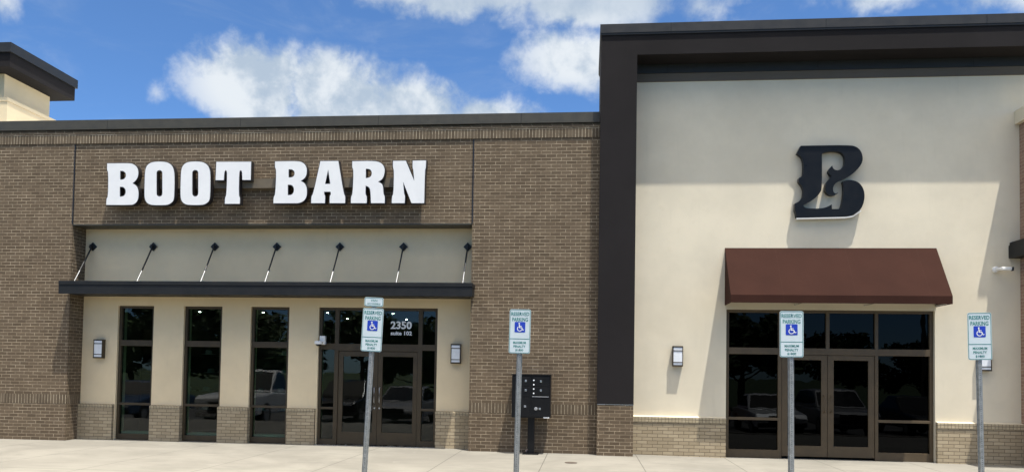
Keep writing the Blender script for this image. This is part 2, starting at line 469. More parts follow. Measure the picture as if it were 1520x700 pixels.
# thin streaks of high cloud
ci = t.noise(t.comb(t.m('MULTIPLY', az, .05), t.m('MULTIPLY', el, .16), 0), 1.6, 7, .62, .8)
dens = t.m('MAXIMUM', dens, t.ramp(ci,   .48, .8, 0, .2))
# light comes from high up: compare with the density a little higher
dn = t.add('ShaderNodeVectorMath', operation='ADD'); t.l.new(d, dn.inputs[0]); dn.inputs[1].default_value = (.008, 0, .02)
n3 = t.noise(dn.outputs[0], 17, 6, .58, .15)
shade = t.ramp(t.m('ADD', t.m('SUBTRACT', n1, n3), t.m('MULTIPLY', t.m('SUBTRACT', n2, .5), .5)), -.16, .17)
SKYT = (.64, .87, 1.05)
CLO, CHI = (2.5, 3.05, 3.75), (4.35, 4.65, 4.95)
# the thin high bank of cloud is greyer than the cumulus below it
bank = t.m('MULTIPLY', t.ramp(el, 24.0, 25.6), t.ramp(az, -22, -14))
shade = t.m('MULTIPLY', shade, t.m('SUBTRACT', 1.0, t.m('MULTIPLY', bank, .6)))
cc = t.mix(shade, CLO, CHI)
skc = t.mix(1.0, sky.outputs[0], SKYT, 'MULTIPLY')
# bright broken cloud added high up, out of view, to brighten the shade
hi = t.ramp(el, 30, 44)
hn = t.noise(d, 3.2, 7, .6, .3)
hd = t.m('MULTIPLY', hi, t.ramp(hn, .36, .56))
base = t.mix(dens, skc, cc)
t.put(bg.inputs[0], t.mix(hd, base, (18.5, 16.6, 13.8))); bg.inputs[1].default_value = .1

S.view_settings.view_transform = 'Standard'; S.view_settings.look = 'None'; S.view_settings.gamma = 1
S.view_settings.exposure = .9
S.view_settings.use_curve_mapping = False
S.render.engine = 'CYCLES'; S.cycles.max_bounces = 8; S.cycles.transparent_max_bounces = 12; S.cycles.use_denoising = True
S.cycles.sample_clamp_indirect = 6; S.cycles.caustics_reflective = False

# ------------------------------------------------------------------ ground
def gz(x): return -.03 * max(0, min(1, (x - .5) / 2.2))
mb = MB()
for x0, x1 in ((-40, .5), (.5, 2.7), (2.7, 40)):
    mb.quad([(x0, -6.2, gz(x0)), (x1, -6.2, gz(x1)), (x1, 4, gz(x1)), (x0, 4, gz(x0))])
struct(mb.build('pavement', M['concrete']))
struct(MB().box(-40, 40, -6.35, -6.2, -.4, -.002).build('kerb', M['kerb'], bevel=.015))
mb = MB()
ys = [(-6.35, -.16), (-14, -.5), (-36, -.75), (-36.01, -.75)]
for (ya, za), (yb, zb) in zip(ys[:-1], ys[1:]):
    mb.quad([(-60, yb, zb), (60, yb, zb), (60, ya, za), (-60, ya, za)])
struct(mb.build('parking_lot', M['asphalt']))
mb = MB(); mb.quad([(-600, -600, -.9), (600, -600, -.9), (600, 600, -.9), (-600, 600, -.9)])
struct(mb.build('ground', M['grass']))
mb = MB()
for k in range(-5, 6):
    x = k * 2.75 + .3
    mb.quad([(x - .05, -11.6, -.383), (x + .05, -11.6, -.383), (x + .05, -6.6, -.160), (x - .05, -6.6, -.160)])
struct(mb.build('parking_markings', M['paint']))

# ------------------------------------------------------------------ brick store on the left
B = empty('brick_store', (-6.9, 0, 0), 'brown brick storefront with a recessed cream wall and three tall narrow windows', 'building')
TOP = 6.83
XL, XR = -11.33, -2.42      # the opening
mb = MB()
mb.wall(-22, XL, 0, TOP, 0, .8)
mb.wall(XR, .23, 0, TOP, 0, .8)
mb.wall(XL, XR, 4.75, TOP, .012, .8)
mb.build('wall', M['brick'], B)
# lintel steel under the panel and the two dark expansion joints
MB().box(XL + .004, XR - .004, .004, .47, 4.722, 4.748).build('lintel', M['coping'], B)
for x in (XL, XR):
    MB().box(x - .011, x + .011, -.006, .03, 4.75, 6.515).build('expansion_joint', M['dark'], B)
mb = MB(); mb.box(-22, .21, -.016, .02, 6.535, 6.735)
mb.build('soldier_course', M['soldier'], B)
MB().box(-22, .21, -.016, .02, 6.737, 6.80).build('top_course', M['brick'], B)
for a, b in ((-22, XL - .004), (XR + .004, .21)):
    MB().box(a, b, -.004, .02, .80, 1.0).build('soldier_course', M['soldier'], B)
MB().box(XL - .004, XL + .004, .006, .47, .80, 1.0).build('soldier_course', M['soldier'], B)
mb = MB(); mb.box(-22, .215, -.035, .9, 6.84, 7.055); mb.box(-22, .215, -.048, -.035, 6.84, 6.86)
mb.build('coping', M['coping'], B)
# cream stucco back wall with its openings
WIN = [(-10.50, -9.655), (-8.95, -8.06), (-7.40, -6.52)]
ENT = (-5.85, -3.21)
mb = MB(); mb.wall(XL - .05, XR + .05, 0, 4.76, .48, .84, [(a, b, -.1, 3.0) for a, b in WIN] + [ENT + (-.1, 3.0)])
mb.build('stucco_wall', M['stuccoL'], B)
piers = [(XL, WIN[0][0] - .02), (WIN[0][1] + .015, WIN[1][0] + .01), (WIN[1][1] - .01, WIN[2][0] + .02), (WIN[2][1] + .02, ENT[0] - .02), (ENT[1] + .005, XR)]
for a, b in piers:
    p = MB().box(a, b, .40, .62, 0, .70).build('brick_base', M['tan'], B)
    MB().prism([(.62, .703), (.392, .703), (.392, .772), (.478, .792), (.62, .792)], a, b, 'YZ').build('base_cap', M['tan_cap'], p)
# the shop behind the glass
mb = MB(); mb.box(-22, .2, 13.5, 13.6, 0, 3.6); mb.box(-14.1, -14.0, .9, 13.5, 0, 3.6); mb.box(-.6, -.5, .9, 13.5, 0, 3.6)
mb.box(-14, -.6, .9, 13.5, -.02, .012)
mb.build('interior_walls', M['interior'], B)
ce = MB().box(-14, -.6, .86, 13.5, 3.5, 3.6).build('ceiling', M['interior'], B)
for x in (-13, -10.8, -8.6, -6.4, -4.2, -2.0):
    for y in (3.2, 6.0, 8.8, 11.6):
        MB().lathe([(.03, 0), (.03, .012)], (x + .15 * math.sin(y), y, 3.486), 14).build('downlight', M['down'], ce)
MB().box(-22, .2, .9, 30, 6.3, 6.5).build('roof', M['roof'], B)
mb = MB(); mb.box(-22, .2, 29.8, 30, 0, 6.8); mb.box(-22.2, -22, 0, 30, 0, 6.83)
mb.build('side_wall', M['brick'], B)

def pane_mb(rects, y):
    m = MB()
    for a, b, c, e in rects: m.box(a, b, y, y + .008, c, e)
    return m
def frame_mb(x0, x1, z0, z1, y0, y1, opens):
    return MB().wall(x0, x1, z0, z1, y0, y1, opens)

fy0, fy1, gy = .535, .645, .59
for i, (a, b) in enumerate(WIN):
    op = [(a + .06, b - .06, .13, .775), (a + .06, b - .06, .825, 2.10), (a + .06, b - .06, 2.23, 2.945)]
    f = frame_mb(a + .002, b - .002, .012, 2.998, fy0, fy1, op).build('window', M['bronze'], B, bevel=.004)
    pane_mb([(x0 - .01, x1 + .01, z0 - .01, z1 + .01) for x0, x1, z0, z1 in op], gy).build('pane', M['glassL'], f)
    MB().box(a + .003, b - .003, .655, 1.0, .05, .17).build('sill', M['drywall'], f)
a, b = ENT
M1, M2, MC = (-5.50, -5.41), (-3.64, -3.55), -4.525
op = [(a + .06, M1[0], .13, .775), (a + .06, M1[0], .825, 2.08), (a + .06, M1[0], 2.21, 2.94), (M1[1], M2[0], 2.21, 2.94), (M1[1], M2[0], .0, 2.055),
      (M2[1], b - .06, .13, .775), (M2[1], b - .06, .825, 2.08), (M2[1], b - .06, 2.21, 2.94)]
op[4] = (M1[1], M2[0], -.1, 2.055)
ef = frame_mb(a + .002, b - .002, .012, 2.998, fy0, fy1, op).build('entrance_frame', M['bronze'], B, bevel=.004)
pane_mb([(x0 - .01, x1 + .01, z0 - .01, z1 + .01) for n, (x0, x1, z0, z1) in enumerate(op) if n != 4], gy).build('pane', M['glassL'], ef)
V, F = text_mesh([('2350', -4.035, 2.63, .17, .47), ('suite 102', -4.03, 2.455, .088, .47)], bold=.03)
mb = MB(); add_flat(mb, V, F, gy - .004); mb.build('address_lettering', M['letter'], B)
MB().box(a, b, .40, .66, -.01, .011).build('threshold', M['silver'], B)

def door(x0, x1, hinge_left, z1, y0, y1, bot, side, top, parent, mat, gmat, handle=True):
    o = [(x0 + side, x1 - side, bot, z1 - top)]
    d = frame_mb(x0, x1, .02, z1, y0, y1, o).build('door', mat, parent, bevel=.004)
    pane_mb([(x0 + side - .01, x1 - side + .01, bot - .01, z1 - top + .01)], (y0 + y1) / 2).build('pane', gmat, d)
    if handle:
        hx = x1 - side * .55 if hinge_left else x0 + side * .55
        m = MB(); m.tube([(hx, y0 - .005, .93), (hx, y0 - .055, .95), (hx, y0 - .06, 1.1), (hx, y0 - .055, 1.25), (hx, y0 - .005, 1.27)], .011, 8)
        m.build('handle', M['signback'] if gmat is M['glassL'] else mat, d, smooth=True)
    if handle and gmat is M['glassL']:
        kx = x1 - side * .5 if hinge_left else x0 + side * .5
        MB().lathe([(.02, 0), (.018, .014)], (kx, y0 - .014, 1.02 - .2), 12, 'Y').build('lock', M['silver'], d)
    return d
door(M1[1] + .006, MC - .003, True, 2.048, .555, .605, .29, .10, .11, B, M['bronze'], M['glassL'])
door(MC + .003, M2[0] - .006, False, 2.048, .555, .605, .29, .10, .11, B, M['bronze'], M['glassL'])

# ------------------------------------------------------------------ stucco store on the right
C = empty('stucco_store', (4.9, .3, 0), 'tall cream stucco storefront framed by a charcoal surround', 'building')
WR = (2.87, 6.985)
mb = MB(); mb.wall(.90, 15, -.04, 8.5, .36, .80, [(WR[0], WR[1], -.1, 3.02)])
mb.build('stucco_wall', M['stucco'], C)
mb = MB(); mb.prism([(.22, 1.035), (.955, 1.035), (.955, 8.165), (15, 8.165), (15, 8.615), (.22, 8.615)], -.2, 2.0)
mb.build('surround', M['black'], C)
mb = MB(); mb.box(.195, 15.02, -.235, 2.03, 8.618, 8.80); mb.box(.205, 15.01, -.222, 2.02, 8.58, 8.617)
mb.build('coping', M['blackmetal'], C)
MB().box(.225, .950, -.197, .9, -.03, 1.022).build('brick_base', M['brick'], C)
MB().box(.222, .953, -.204, -.19, 1.023, 1.034).build('drip_edge', M['silver'], C)
mb = MB(); mb.box(.957, 15, .315, .40, 7.975, 8.163); mb.build('cornice_band', M['blackmetal'], C)
mb = MB(); mb.box(.957, 15, .335, .40, 7.80, 7.973); mb.build('trim_band', M['taupe'], C)
for a, b in ((.957, WR[0] - .01), (WR[1] + .01, 15)):
    p = MB().box(a, b, .28, .5, -.04, .668).build('brick_base', M['tan'], C)
    MB().box(a, b, .262, .5, .671, .772).build('base_cap', M['tan_cap'], p)
    MB().prism([(.5, .774), (.262, .774), (.357, .797), (.5, .797)], a, b, 'YZ').build('mortar_wash', M['stucco'], p)
fy0, fy1, gy = .43, .54, .485
a, b = WR
Q1, Q2, QC = (3.93, 4.0), (5.85, 5.915), 4.92
op = [(a + .07, Q1[0], .14, .745), (a + .07, Q1[0], .80, 2.10), (a + .07, Q1[0], 2.235, 2.96), (Q1[1], 4.885, 2.235, 2.96), (4.955, Q2[0], 2.235, 2.96),
      (Q1[1], Q2[0], -.1, 2.10), (Q2[1], b - .07, .14, .745), (Q2[1], b - .07, .80, 2.10), (Q2[1], b - .07, 2.235, 2.96)]
ef = frame_mb(a + .002, b - .002, -.03, 3.018, fy0, fy1, op).build('entrance_frame', M['bronze2'], C, bevel=.004)
pane_mb([(x0 - .01, x1 + .01, z0 - .01, z1 + .01) for n, (x0, x1, z0, z1) in enumerate(op) if n != 5], gy).build('pane', M['glassR'], ef)
door(Q1[1] + .006, QC - .004, True, 2.094, .445, .495, .24, .12, .10, C, M['bronze2'], M['glassR'])
door(QC + .004, Q2[0] - .006, False, 2.094, .445, .495, .24, .12, .10, C, M['bronze2'], M['glassR'])
mb = MB(); mb.box(.9, 15, 11, 11.2, 0, 8.4); mb.box(2.0, 2.1, .85, 11, 0, 3.6); mb.box(8.0, 8.1, .85, 11, 0, 3.6); mb.box(2.0, 8.1, .82, 11, 3.6, 3.7)
mb.box(2.1, 8.0, .82, 11, -.03, .0)
mb.build('interior_walls', M['intdark'], C)
MB().box(.3, 15, 2.03, 30, 8.2, 8.35).build('roof', M['roof'], C)
mb = MB(); mb.box(.25, .45, 2.03, 30, 0, 8.4); mb.box(.25, 15, 29.8, 30, 0, 8.2)
mb.build('side_wall', M['stucco'], C)

# ------------------------------------------------------------------ neighbouring tower at the right edge
D = empty('brick_tower', (11, .2, 0), 'pinkish brick tower with a cream crown, cut off by the right edge', 'building')
MB().box(8.62, 15, -.34, .355, -.04, 6.788).build('wall', M['towerbrick'], D)
mb = MB(); mb.prism([(.355, 6.79), (-.36, 6.79), (-.44, 6.92), (-.44, 7.06), (.355, 7.06)], 8.53, 15.1, 'YZ')
mb.build('crown', M['stucco'], D)
mb = MB(); mb.box(8.40, 15.1, -1.1, .355, 4.08, 4.34); mb.box(8.42, 15.1, -1.07, .355, 4.34, 4.40)
mb.build('tower_canopy', M['canopy'], D)

# ------------------------------------------------------------------ roof tower far left
T = empty('roof_tower', (-19, 5, 6), 'cream tower with a dark stepped cornice rising behind the brick parapet at far left', 'building')
mb = MB(); mb.box(-21.5, -15.53, 3.0, 4.75, 8.63, 9.36); mb.box(-21.6, -15.22, 2.75, 4.95, 5.5, 8.53); mb.build('wall', M['stuccoL'], T)
MB().box(-21.62, -15.20, 2.73, 4.97, 8.532, 8.628).build('trim_band', M['stuccoL'], T)
mb = MB(); mb.box(-22.0, -15.03, 2.55, 5.12, 9.37, 9.74)
mb.build('cornice', M['black'], T)
MB().box(-22.05, -14.98, 2.50, 5.17, 9.742, 9.99).build('coping', M['blackmetal'], T)

# ------------------------------------------------------------------ metal canopy hung over the windows
K = empty('metal_canopy', (-6.85, .06, 3.2), 'long flat charcoal metal canopy hung over the tall windows on tension rods', 'canopy')
mb = MB(); mb.box(XL + .01, -2.35, -.36, .0, 3.20, 3.37); mb.box(XL + .01, XR - .012, .0, .475, 3.20, 3.37)
mb.build('deck', M['canopy'], K)
MB().box(XL, -2.34, -.39, .0, 3.372, 3.455).build('fascia_cap', M['canopy'], K, bevel=.006)
mb = MB(); mb.box(XL - .0, -2.34, -.378, -.362, 3.175, 3.371)
mb.build('fascia', M['canopy'], K, bevel=.004)
for x in (-10.1, -8.4, -6.8, -5.3, -3.4):
    MB().box(x - .42, x + .42, -.34, -.27, 3.188, 3.199).build('light_strip', M['lampglass'], K)
for x in (-11.15, -9.71, -8.27, -6.84, -5.41, -3.99, -2.58):
    m = MB(); s = .095
    m.prism([(x, 4.325 + s), (x + s, 4.325), (x, 4.325 - s), (x - s, 4.325)], .45, .479)
    m.box(x - .018, x + .018, .37, .45, 4.27, 4.36); m.lathe([(.03, 0), (.03, .02)], (x, .44, 4.325), 10, 'Y')
    pl = m.build('anchor_plate', M['blackmetal'], K)
    y1, z1 = -.13, 3.47
    mid = (x, .43 + (y1 - .43) * .68, 4.30 + (z1 - 4.30) * .68)
    MB().tube([(x, .42, 4.30), mid], .017, 8).build('tension_rod', M['blackmetal'], pl)
    MB().tube([mid, (x, y1, z1)], .010, 8).build('turnbuckle', M['signback'], pl)

# ------------------------------------------------------------------ brown awning
A = empty('awning', (4.92, .1, 3.1), 'brown canvas shed awning over the glass entrance of the cream store', 'awning')
x0, x1 = 2.83, 7.02
pr = [(.357, 4.29), (-.34, 3.25), (-.34, 3.095), (-.325, 3.095), (-.325, 3.243), (.357, 4.262)]
mb = MB(); mb.prism(pr, x0, x1, 'YZ'); mb.build('canvas', M['canvas'], A)
for x in (x0 + .002, x1 - .016):
    MB().prism([(.356, 4.258), (-.323, 3.242), (-.323, 3.097), (.356, 3.097)], x, x + .012, 'YZ').build('side_panel', M['canvas'], A)
mb = MB(); mb.tube([(x0 + .02, -.30, 3.12), (x1 - .02, -.30, 3.12)], .014, 8)
for k in range(4):
    x = x0 + .03 + (x1 - x0 - .06) * k / 3
    mb.tube([(x, -.30, 3.12), (x, .35, 3.12)], .014, 8)
mb.build('frame', M['silver'], A)

# ------------------------------------------------------------------ letters of the sign
SG = empty('channel_letter_sign', (-6.9, -.1, 5.1), 'large white slab serif BOOT BARN channel letters on a brown raceway', 'sign')
YF = -.27
def L2W(p, ox, oy, sc):
    # trace coordinates -> the sign plane
    px, py = ox + p[0] / sc, oy + p[1] / sc
    dd = (px - 760) / 1150.83 * r2 - (py - 511.08) / 1150.83 * u2 + fw
    k = (16 + YF) / dd.y
    return dd.x * k, 1.65 + dd.z * k
def smooth_poly(pts, n=1):
    """round the gentle corners (Chaikin where the turn is small), keep sharp ones"""
    for _ in range(n):
        out = []
        N = len(pts)
        for i in range(N):
            a, b, c = Vector(pts[i - 1]), Vector(pts[i]), Vector(pts[(i + 1) % N])
            ang = (b - a).angle(c - b) if (b - a).length > 1e-6 and (c - b).length > 1e-6 else 0
            if R(4) < ang < R(55):
                t0 = min(.25 * (b - a).length, .25 * (c - b).length)
                out += [tuple(b + (a - b) * .25), tuple(b + (c - b) * .25)]
            else: out.append(tuple(b))
        pts = out
    return pts
def stadium(x0, x1, y0, y1):
    r = (x1 - x0) / 2; cx = (x0 + x1) / 2
    return [(cx + r * math.cos(R(a)), y0 + r - r * math.sin(R(a))) for a in range(0, 181, 20)] + [(cx - r * math.cos(R(a)), y1 - r + r * math.sin(R(a))) for a in range(0, 181, 20)]
def oshape(x0, x1, y0, y1):
    w, h = x1 - x0, y1 - y0
    q = [(.33, 0), (.68, 0), (.86, .05), (.96, .14), (1, .27), (1, .5), (.99, .83), (.94, .92), (.81, .985), (.67, 1), (.32, 1), (.17, .985), (.05, .92), (0, .8), (.01, .5), (.02, .24), (.06, .12), (.16, .04)]
    return [(x0 + a * w, y0 + b * h) for a, b in q]
G1 = (140, 220, 6.08); G2 = (390, 220, 5.846)
LET = [
 (G1, [[(112,132),(320,130),(350,137),(378,155),(395,180),(402,210),(400,245),(390,275),(370,300),(352,315),(375,328),(393,350),(402,380),(404,415),(400,455),(385,487),(362,507),(330,516),(103,515),(105,450),(120,435),(122,215),(110,200)],
       [(238,208),(262,210),(278,225),(282,243),(277,262),(262,277),(238,279)], [(235,352),(260,353),(274,367),(280,388),(276,412),(262,428),(235,432)]]),
 (G1, [oshape(447,728,116,517), stadium(566,610,202,430)]),
 (G1, [oshape(772,1052,115,516), stadium(888,934,200,430)]),
 (G1, [[(1097,118),(1420,117),(1416,290),(1332,290),(1330,215),(1322,203),(1312,215),(1308,430),(1320,440),(1317,505),(1173,505),(1175,440),(1188,425),(1195,215),(1187,203),(1178,215),(1173,292),(1090,292)]]),
 (G2, [[(103,110),(300,107),(340,115),(368,135),(384,165),(388,195),(383,235),(365,265),(338,282),(362,296),(380,322),(388,355),(387,400),(378,435),(355,463),(320,478),(290,481),(88,481),(90,418),(105,402),(114,185),(101,170)],
       [(229,187),(255,188),(270,203),(273,220),(267,238),(252,248),(229,249)], [(222,320),(248,321),(263,337),(268,360),(262,385),(248,400),(222,402)]]),
 (G2, [[(497,107),(660,106),(708,400),(721,410),(718,480),(576,480),(577,408),(587,400),(585,381),(537,381),(537,400),(547,408),(543,480),(415,480),(418,410),(433,398)], [(567,207),(581,304),(546,305)]]),
 (G2, [[(773,108),(960,105),(1015,115),(1048,140),(1062,175),(1062,210),(1052,250),(1035,275),(1010,290),(1035,303),(1048,325),(1052,400),(1064,410),(1062,480),(935,480),(931,370),(920,340),(897,330),(895,402),(908,412),(906,480),(760,480),(762,412),(776,400),(784,185),(771,170)],
       [(899,182),(925,184),(940,200),(943,217),(937,238),(922,250),(899,254)]]),
 (G2, [[(1126,105),(1245,104),(1308,255),(1302,185),(1295,170),(1297,103),(1422,101),(1420,170),(1412,190),(1405,480),(1288,480),(1225,320),(1232,400),(1240,412),(1235,480),(1115,480),(1117,412),(1130,398),(1135,190),(1125,170)]]),
]
for g, outl in LET:
    w = [[L2W(p, *g) for p in smooth_poly(o, 2)] for o in outl]
    poly_extrude('letter', w, YF, YF + .135, [M['letter'], M['return']], SG, bevel=.011)
MB().box(-10.15, -3.62, -.132, .011, 5.49, 5.69).build('raceway', M['raceway'], SG)

# ------------------------------------------------------------------ ornamental B
OB = empty('monogram_sign', (4.85, .1, 5.6), 'glossy navy black ornamental letter B mounted above the brown awning', 'sign')
YF = .22
pts = [(300,115),(620,110),(665,122),(693,150),(705,195),(697,230),(672,265),(635,300),(590,325),(555,340),(530,355),(513,375),(508,395),(513,415),(525,425),(545,418),(530,433),(500,438),(475,428),(460,410),(457,380),(470,350),(490,325),(500,310),(488,300),(480,285),(482,268),(495,255),(505,243),(508,258),(520,270),(540,275),(560,268),(580,248),(588,220),(587,190),(575,165),(550,152),(505,148),(460,155),(438,165),(438,390),(428,417),(398,452),(360,478),(330,490),(315,503),(330,518),(370,522),(430,522),(470,513),(502,495),(503,525),(558,525),(570,490),(577,440),(578,370),(572,347),(600,337),(635,337),(675,350),(705,385),(716,430),(712,480),(690,530),(640,565),(590,573),(272,580),(268,548),(260,535),(262,490),(300,470),(316,440),(318,400),(305,370),(286,352),(288,325),(310,312),(318,290),(317,210),(300,180),(275,165)]
w = [[L2W(p, 1120, 190, 4.375) for p in smooth_poly(pts, 2)]]
poly_extrude('letter', w, YF, YF + .11, [M['navy'], M['navy']], OB)
edge = [(272,585),(592,578),(640,570),(692,534)]
e = [L2W(p, 1120, 190, 4.375) for p in edge]
mb = MB()
for p, q in zip(e[:-1], e[1:]):
    mb.quad([(p[0], YF - .004, p[1] - .016), (q[0], YF - .004, q[1] - .016), (q[0], YF - .004, q[1] + .002), (p[0], YF - .004, p[1] + .002)])
    mb.quad([(p[0], YF - .004, p[1] - .016), (q[0], YF - .004, q[1] - .016), (q[0], YF + .11, q[1] - .016), (p[0], YF + .11, p[1] - .016)])
mb.build('bottom_trim', M['camwhite'], OB)
for x, z in ((4.45, 6.15), (4.45, 5.1), (5.25, 6.1), (5.3, 5.2)):
    MB().tube([(x, YF + .11, z), (x, .36, z)], .015, 8).build('standoff', M['silver'], OB)

# ------------------------------------------------------------------ wall lamps
def make_lamp(label):
    L = empty('wall_lamp', (0, 0, 0), label, 'wall lamp', 'wall lamps beside the shop windows')
    MB().box(-.105, .105, -.03, 0, -.21, .21).build('back_plate', M['bronze'], L)
    MB().box(-.093, .093, -.116, -.03, -.185, .185).build('lamp_shade', M['lampglass'], L, bevel=.012)
    m = MB(); m.box(-.105, .105, -.125, -.03, .187, .21); m.box(-.105, .105, -.125, -.03, -.21, -.187)
    for z in (.115, -.125): m.box(-.1, .1, -.124, -.117, z - .008, z + .008)
    for x in (-.105, .094): m.box(x, x + .011, -.118, -.03, -.187, .187)
    m.build('cage', M['bronze'], L)
    return L
LL = ['bronze wall lamp between the left brick pier and the first tall window', 'bronze wall lamp right of the address glass, under the canopy end',
      'bronze wall lamp on sunlit cream stucco left of the awning', 'bronze wall lamp half hidden behind the rightmost parking sign']
proto = make_lamp(LL[0])
for i, (x, y, z) in enumerate([(-10.88, .479, 2.02), (-2.785, .479, 2.02), (1.875, .359, 2.03), (7.91, .359, 2.03)]):
    o = proto if i == 0 else copy_tree(proto); o.location = (x, y, z); o['label'] = LL[i]

# ------------------------------------------------------------------ cameras
c1 = empty('security_camera', (-5.78, .479, 2.27), 'small white dome camera beside the left entrance frame', 'security camera')
m = MB(); m.box(-5.79, -5.67, .38, .478, 2.18, 2.37); m.build('mount', M['camwhite'], c1, bevel=.012)
m = MB(); m.lathe([(.085, .0), (.09, .02), (.088, .06), (.06, .075)], (-5.79, .33, 2.185), 18); m.build('body', M['camwhite'], c1, smooth=False)
m = MB(); m.lathe([(.01, -.045), (.04, -.035), (.058, -.015), (.065, 0)], (-5.79, .33, 2.184), 16); m.build('lens', M['dark'], c1, smooth=True)
c2 = empty('security_camera', (8.15, .359, 3.86), 'white bullet camera on the cream wall right of the awning', 'security camera')
m = MB(); m.lathe([(.062, 0), (.062, -.05), (.04, -.07)], (8.14, .358, 3.855), 18, 'Y'); m.build('mount', M['camwhite'], c2)
m = MB(); m.tube([(8.14, .28, 3.855), (8.18, .16, 3.85)], .03, 10); m.build('arm', M['camwhite'], c2)
m = MB(); m.box(8.15, 8.345, .11, .185, 3.815, 3.885); m.build('body', M['camwhite'], c2, bevel=.02)
m = MB(); m.box(8.346, 8.38, .112, .183, 3.805, 3.882); m.build('lens', M['dark'], c2, bevel=.01)

# ------------------------------------------------------------------ mailbox cluster
MX = empty('cluster_mailbox', (-1.1, -.3, 0), 'black cluster mailbox with many locked doors on a single pedestal by brick pier', 'mailbox')
x0, x1, z0, z1, y0, y1 = -1.49, -.71, .735, 1.59, -.42, -.08
MB().box(x0, x1, y0, y1, z0, z1).build('cabinet', M['mailbox'], MX, bevel=.008)
MB().box(x0 - .008, x1 + .008, y0 - .02, y1 + .01, z1 + .001, z1 + .022).build('cap', M['mailbox'], MX, bevel=.005)
m = MB(); m.box(-1.165, -1.035, -.32, -.18, .03, .734); m.build('pedestal', M['mailbox'], MX)
MB().box(-1.26, -.94, -.40, -.10, -.004, .028).build('base_plate', M['mailbox'], MX)
W_ = x1 - x0; H_ = z1 - z0
rows = [(x0 + .03, x0 + W_ * .47, z1 - .22, z1 - .04), (x0 + .03, x0 + W_ * .47, z1 - .43, z1 - .235), (x0 + .03, x0 + W_ * .47, z0 + .03, z1 - .445),
        (x0 + W_ * .53, x1 - .03, z1 - .22, z1 - .04), (x0 + W_ * .53, x1 - .03, z1 - .40, z1 - .235), (x0 + W_ * .53, x1 - .03, z0 + .03, z1 - .455)]
locks = [(.36, .87), (.36, .65), (.35, .27), (.75, .86), (.75, .65), (.73, .22)]
for k, (a, b, c, e) in enumerate(rows):
    dd = MB().box(a, b, y0 - .012, y0 - .001, c, e).build('mail_door', M['mailbox'], MX, bevel=.004)
    lx, lz = x0 + locks[k][0] * W_, z0 + locks[k][1] * H_
    m = MB(); m.box(lx - .02, lx + .02, y0 - .022, y0 - .0125, lz - .022, lz + .022); m.build('lock', M['silver'], dd, bevel=.004)
m = MB(); m.lathe([(.034, 0), (.034, -.012), (.02, -.016)], (x0 + .63 * W_, y0 - .0125, z0 + .22 * H_), 16, 'Y'); m.build('keyhole_cover', M['signback'], MX)
for k in range(4):
    lz = z1 - .10 - k * .087
    MB().lathe([(.016, 0), (.012, -.006)], (x0 + .565 * W_, y0 - .0125, lz), 10, 'Y').build('number_badge', M['lampglass'], MX)
MB().box(x0 + .53 * W_, x1 - .035, y0 - .018, y0 - .001, z1 - .432, z1 - .418).build('mail_slot', M['signback'], MX)
MB().box(x1 - .135, x1 - .02, y0 - .006, y0 - .001, z0 + .002, z0 + .026).build('label_plate', M['letter'], MX)
# pipe stub and drain lid
m = MB(); m.tube([(-1.20, -.12, -.01), (-1.20, -.12, .05), (-1.17, -.16, .075), (-1.12, -.2, .06), (-1.11, -.22, .02)], .022, 10)
o = m.build('pipe_stub', M['pvc'], None, smooth=True, loc=(-1.17, -.15, 0)); tag(o, 'short bent pinkish pipe stub at the foot of the brick pier', 'pipe')
m = MB(); m.lathe([(.115, 0), (.115, .006), (.10, .008), (.03, .008)], (-.26, -1.62, .001), 22)
o = m.build('drain_lid', M['lid'], None, loc=(-.26, -1.62, 0)); tag(o, 'small round rusty drain lid set into the pavement', 'drain lid')

# ------------------------------------------------------------------ parking signs
def wheelchair(mb, cx, cz, s, y):
    def stroke(p, q, w):
        p, q = Vector(p), Vector(q); d = (q - p).normalized() * .3 * w; n = Vector((-d.y, d.x)).normalized() * w / 2
        pts = [p - d + n, q + d + n, q + d - n, p - d - n]
        mb.quad([(cx + a.x * s, y, cz + a.y * s) for a in pts])
    ring_o = [(cx + s * (-.02 + .27 * math.cos(R(a))), cz + s * (-.16 + .27 * math.sin(R(a)))) for a in range(125, 391, 12)]
    ring_i = [(cx + s * (-.02 + .195 * math.cos(R(a))), cz + s * (-.16 + .195 * math.sin(R(a)))) for a in range(125, 391, 12)]
    for i in range(len(ring_o) - 1):
        mb.quad([(ring_o[i][0], y, ring_o[i][1]), (ring_o[i + 1][0], y, ring_o[i + 1][1]), (ring_i[i + 1][0], y, ring_i[i + 1][1]), (ring_i[i][0], y, ring_i[i][1])])
    yy = y - .0003
    y0_ = y
    for p, q, w in (((-.07, .24), (-.04, -.06), .10), ((-.05, .10), (.16, .10), .07), ((-.04, -.05), (.19, -.05), .085), ((.19, -.05), (.30, -.30), .085), ((.30, -.30), (.40, -.26), .07)):
        y = yy; yy -= .0002; stroke(p, q, w)
    mb.quad([(cx + s * (-.08 + .075 * math.cos(R(a))), yy, cz + s * (.36 + .075 * math.sin(R(a)))) for a in range(0, 360, 24)])

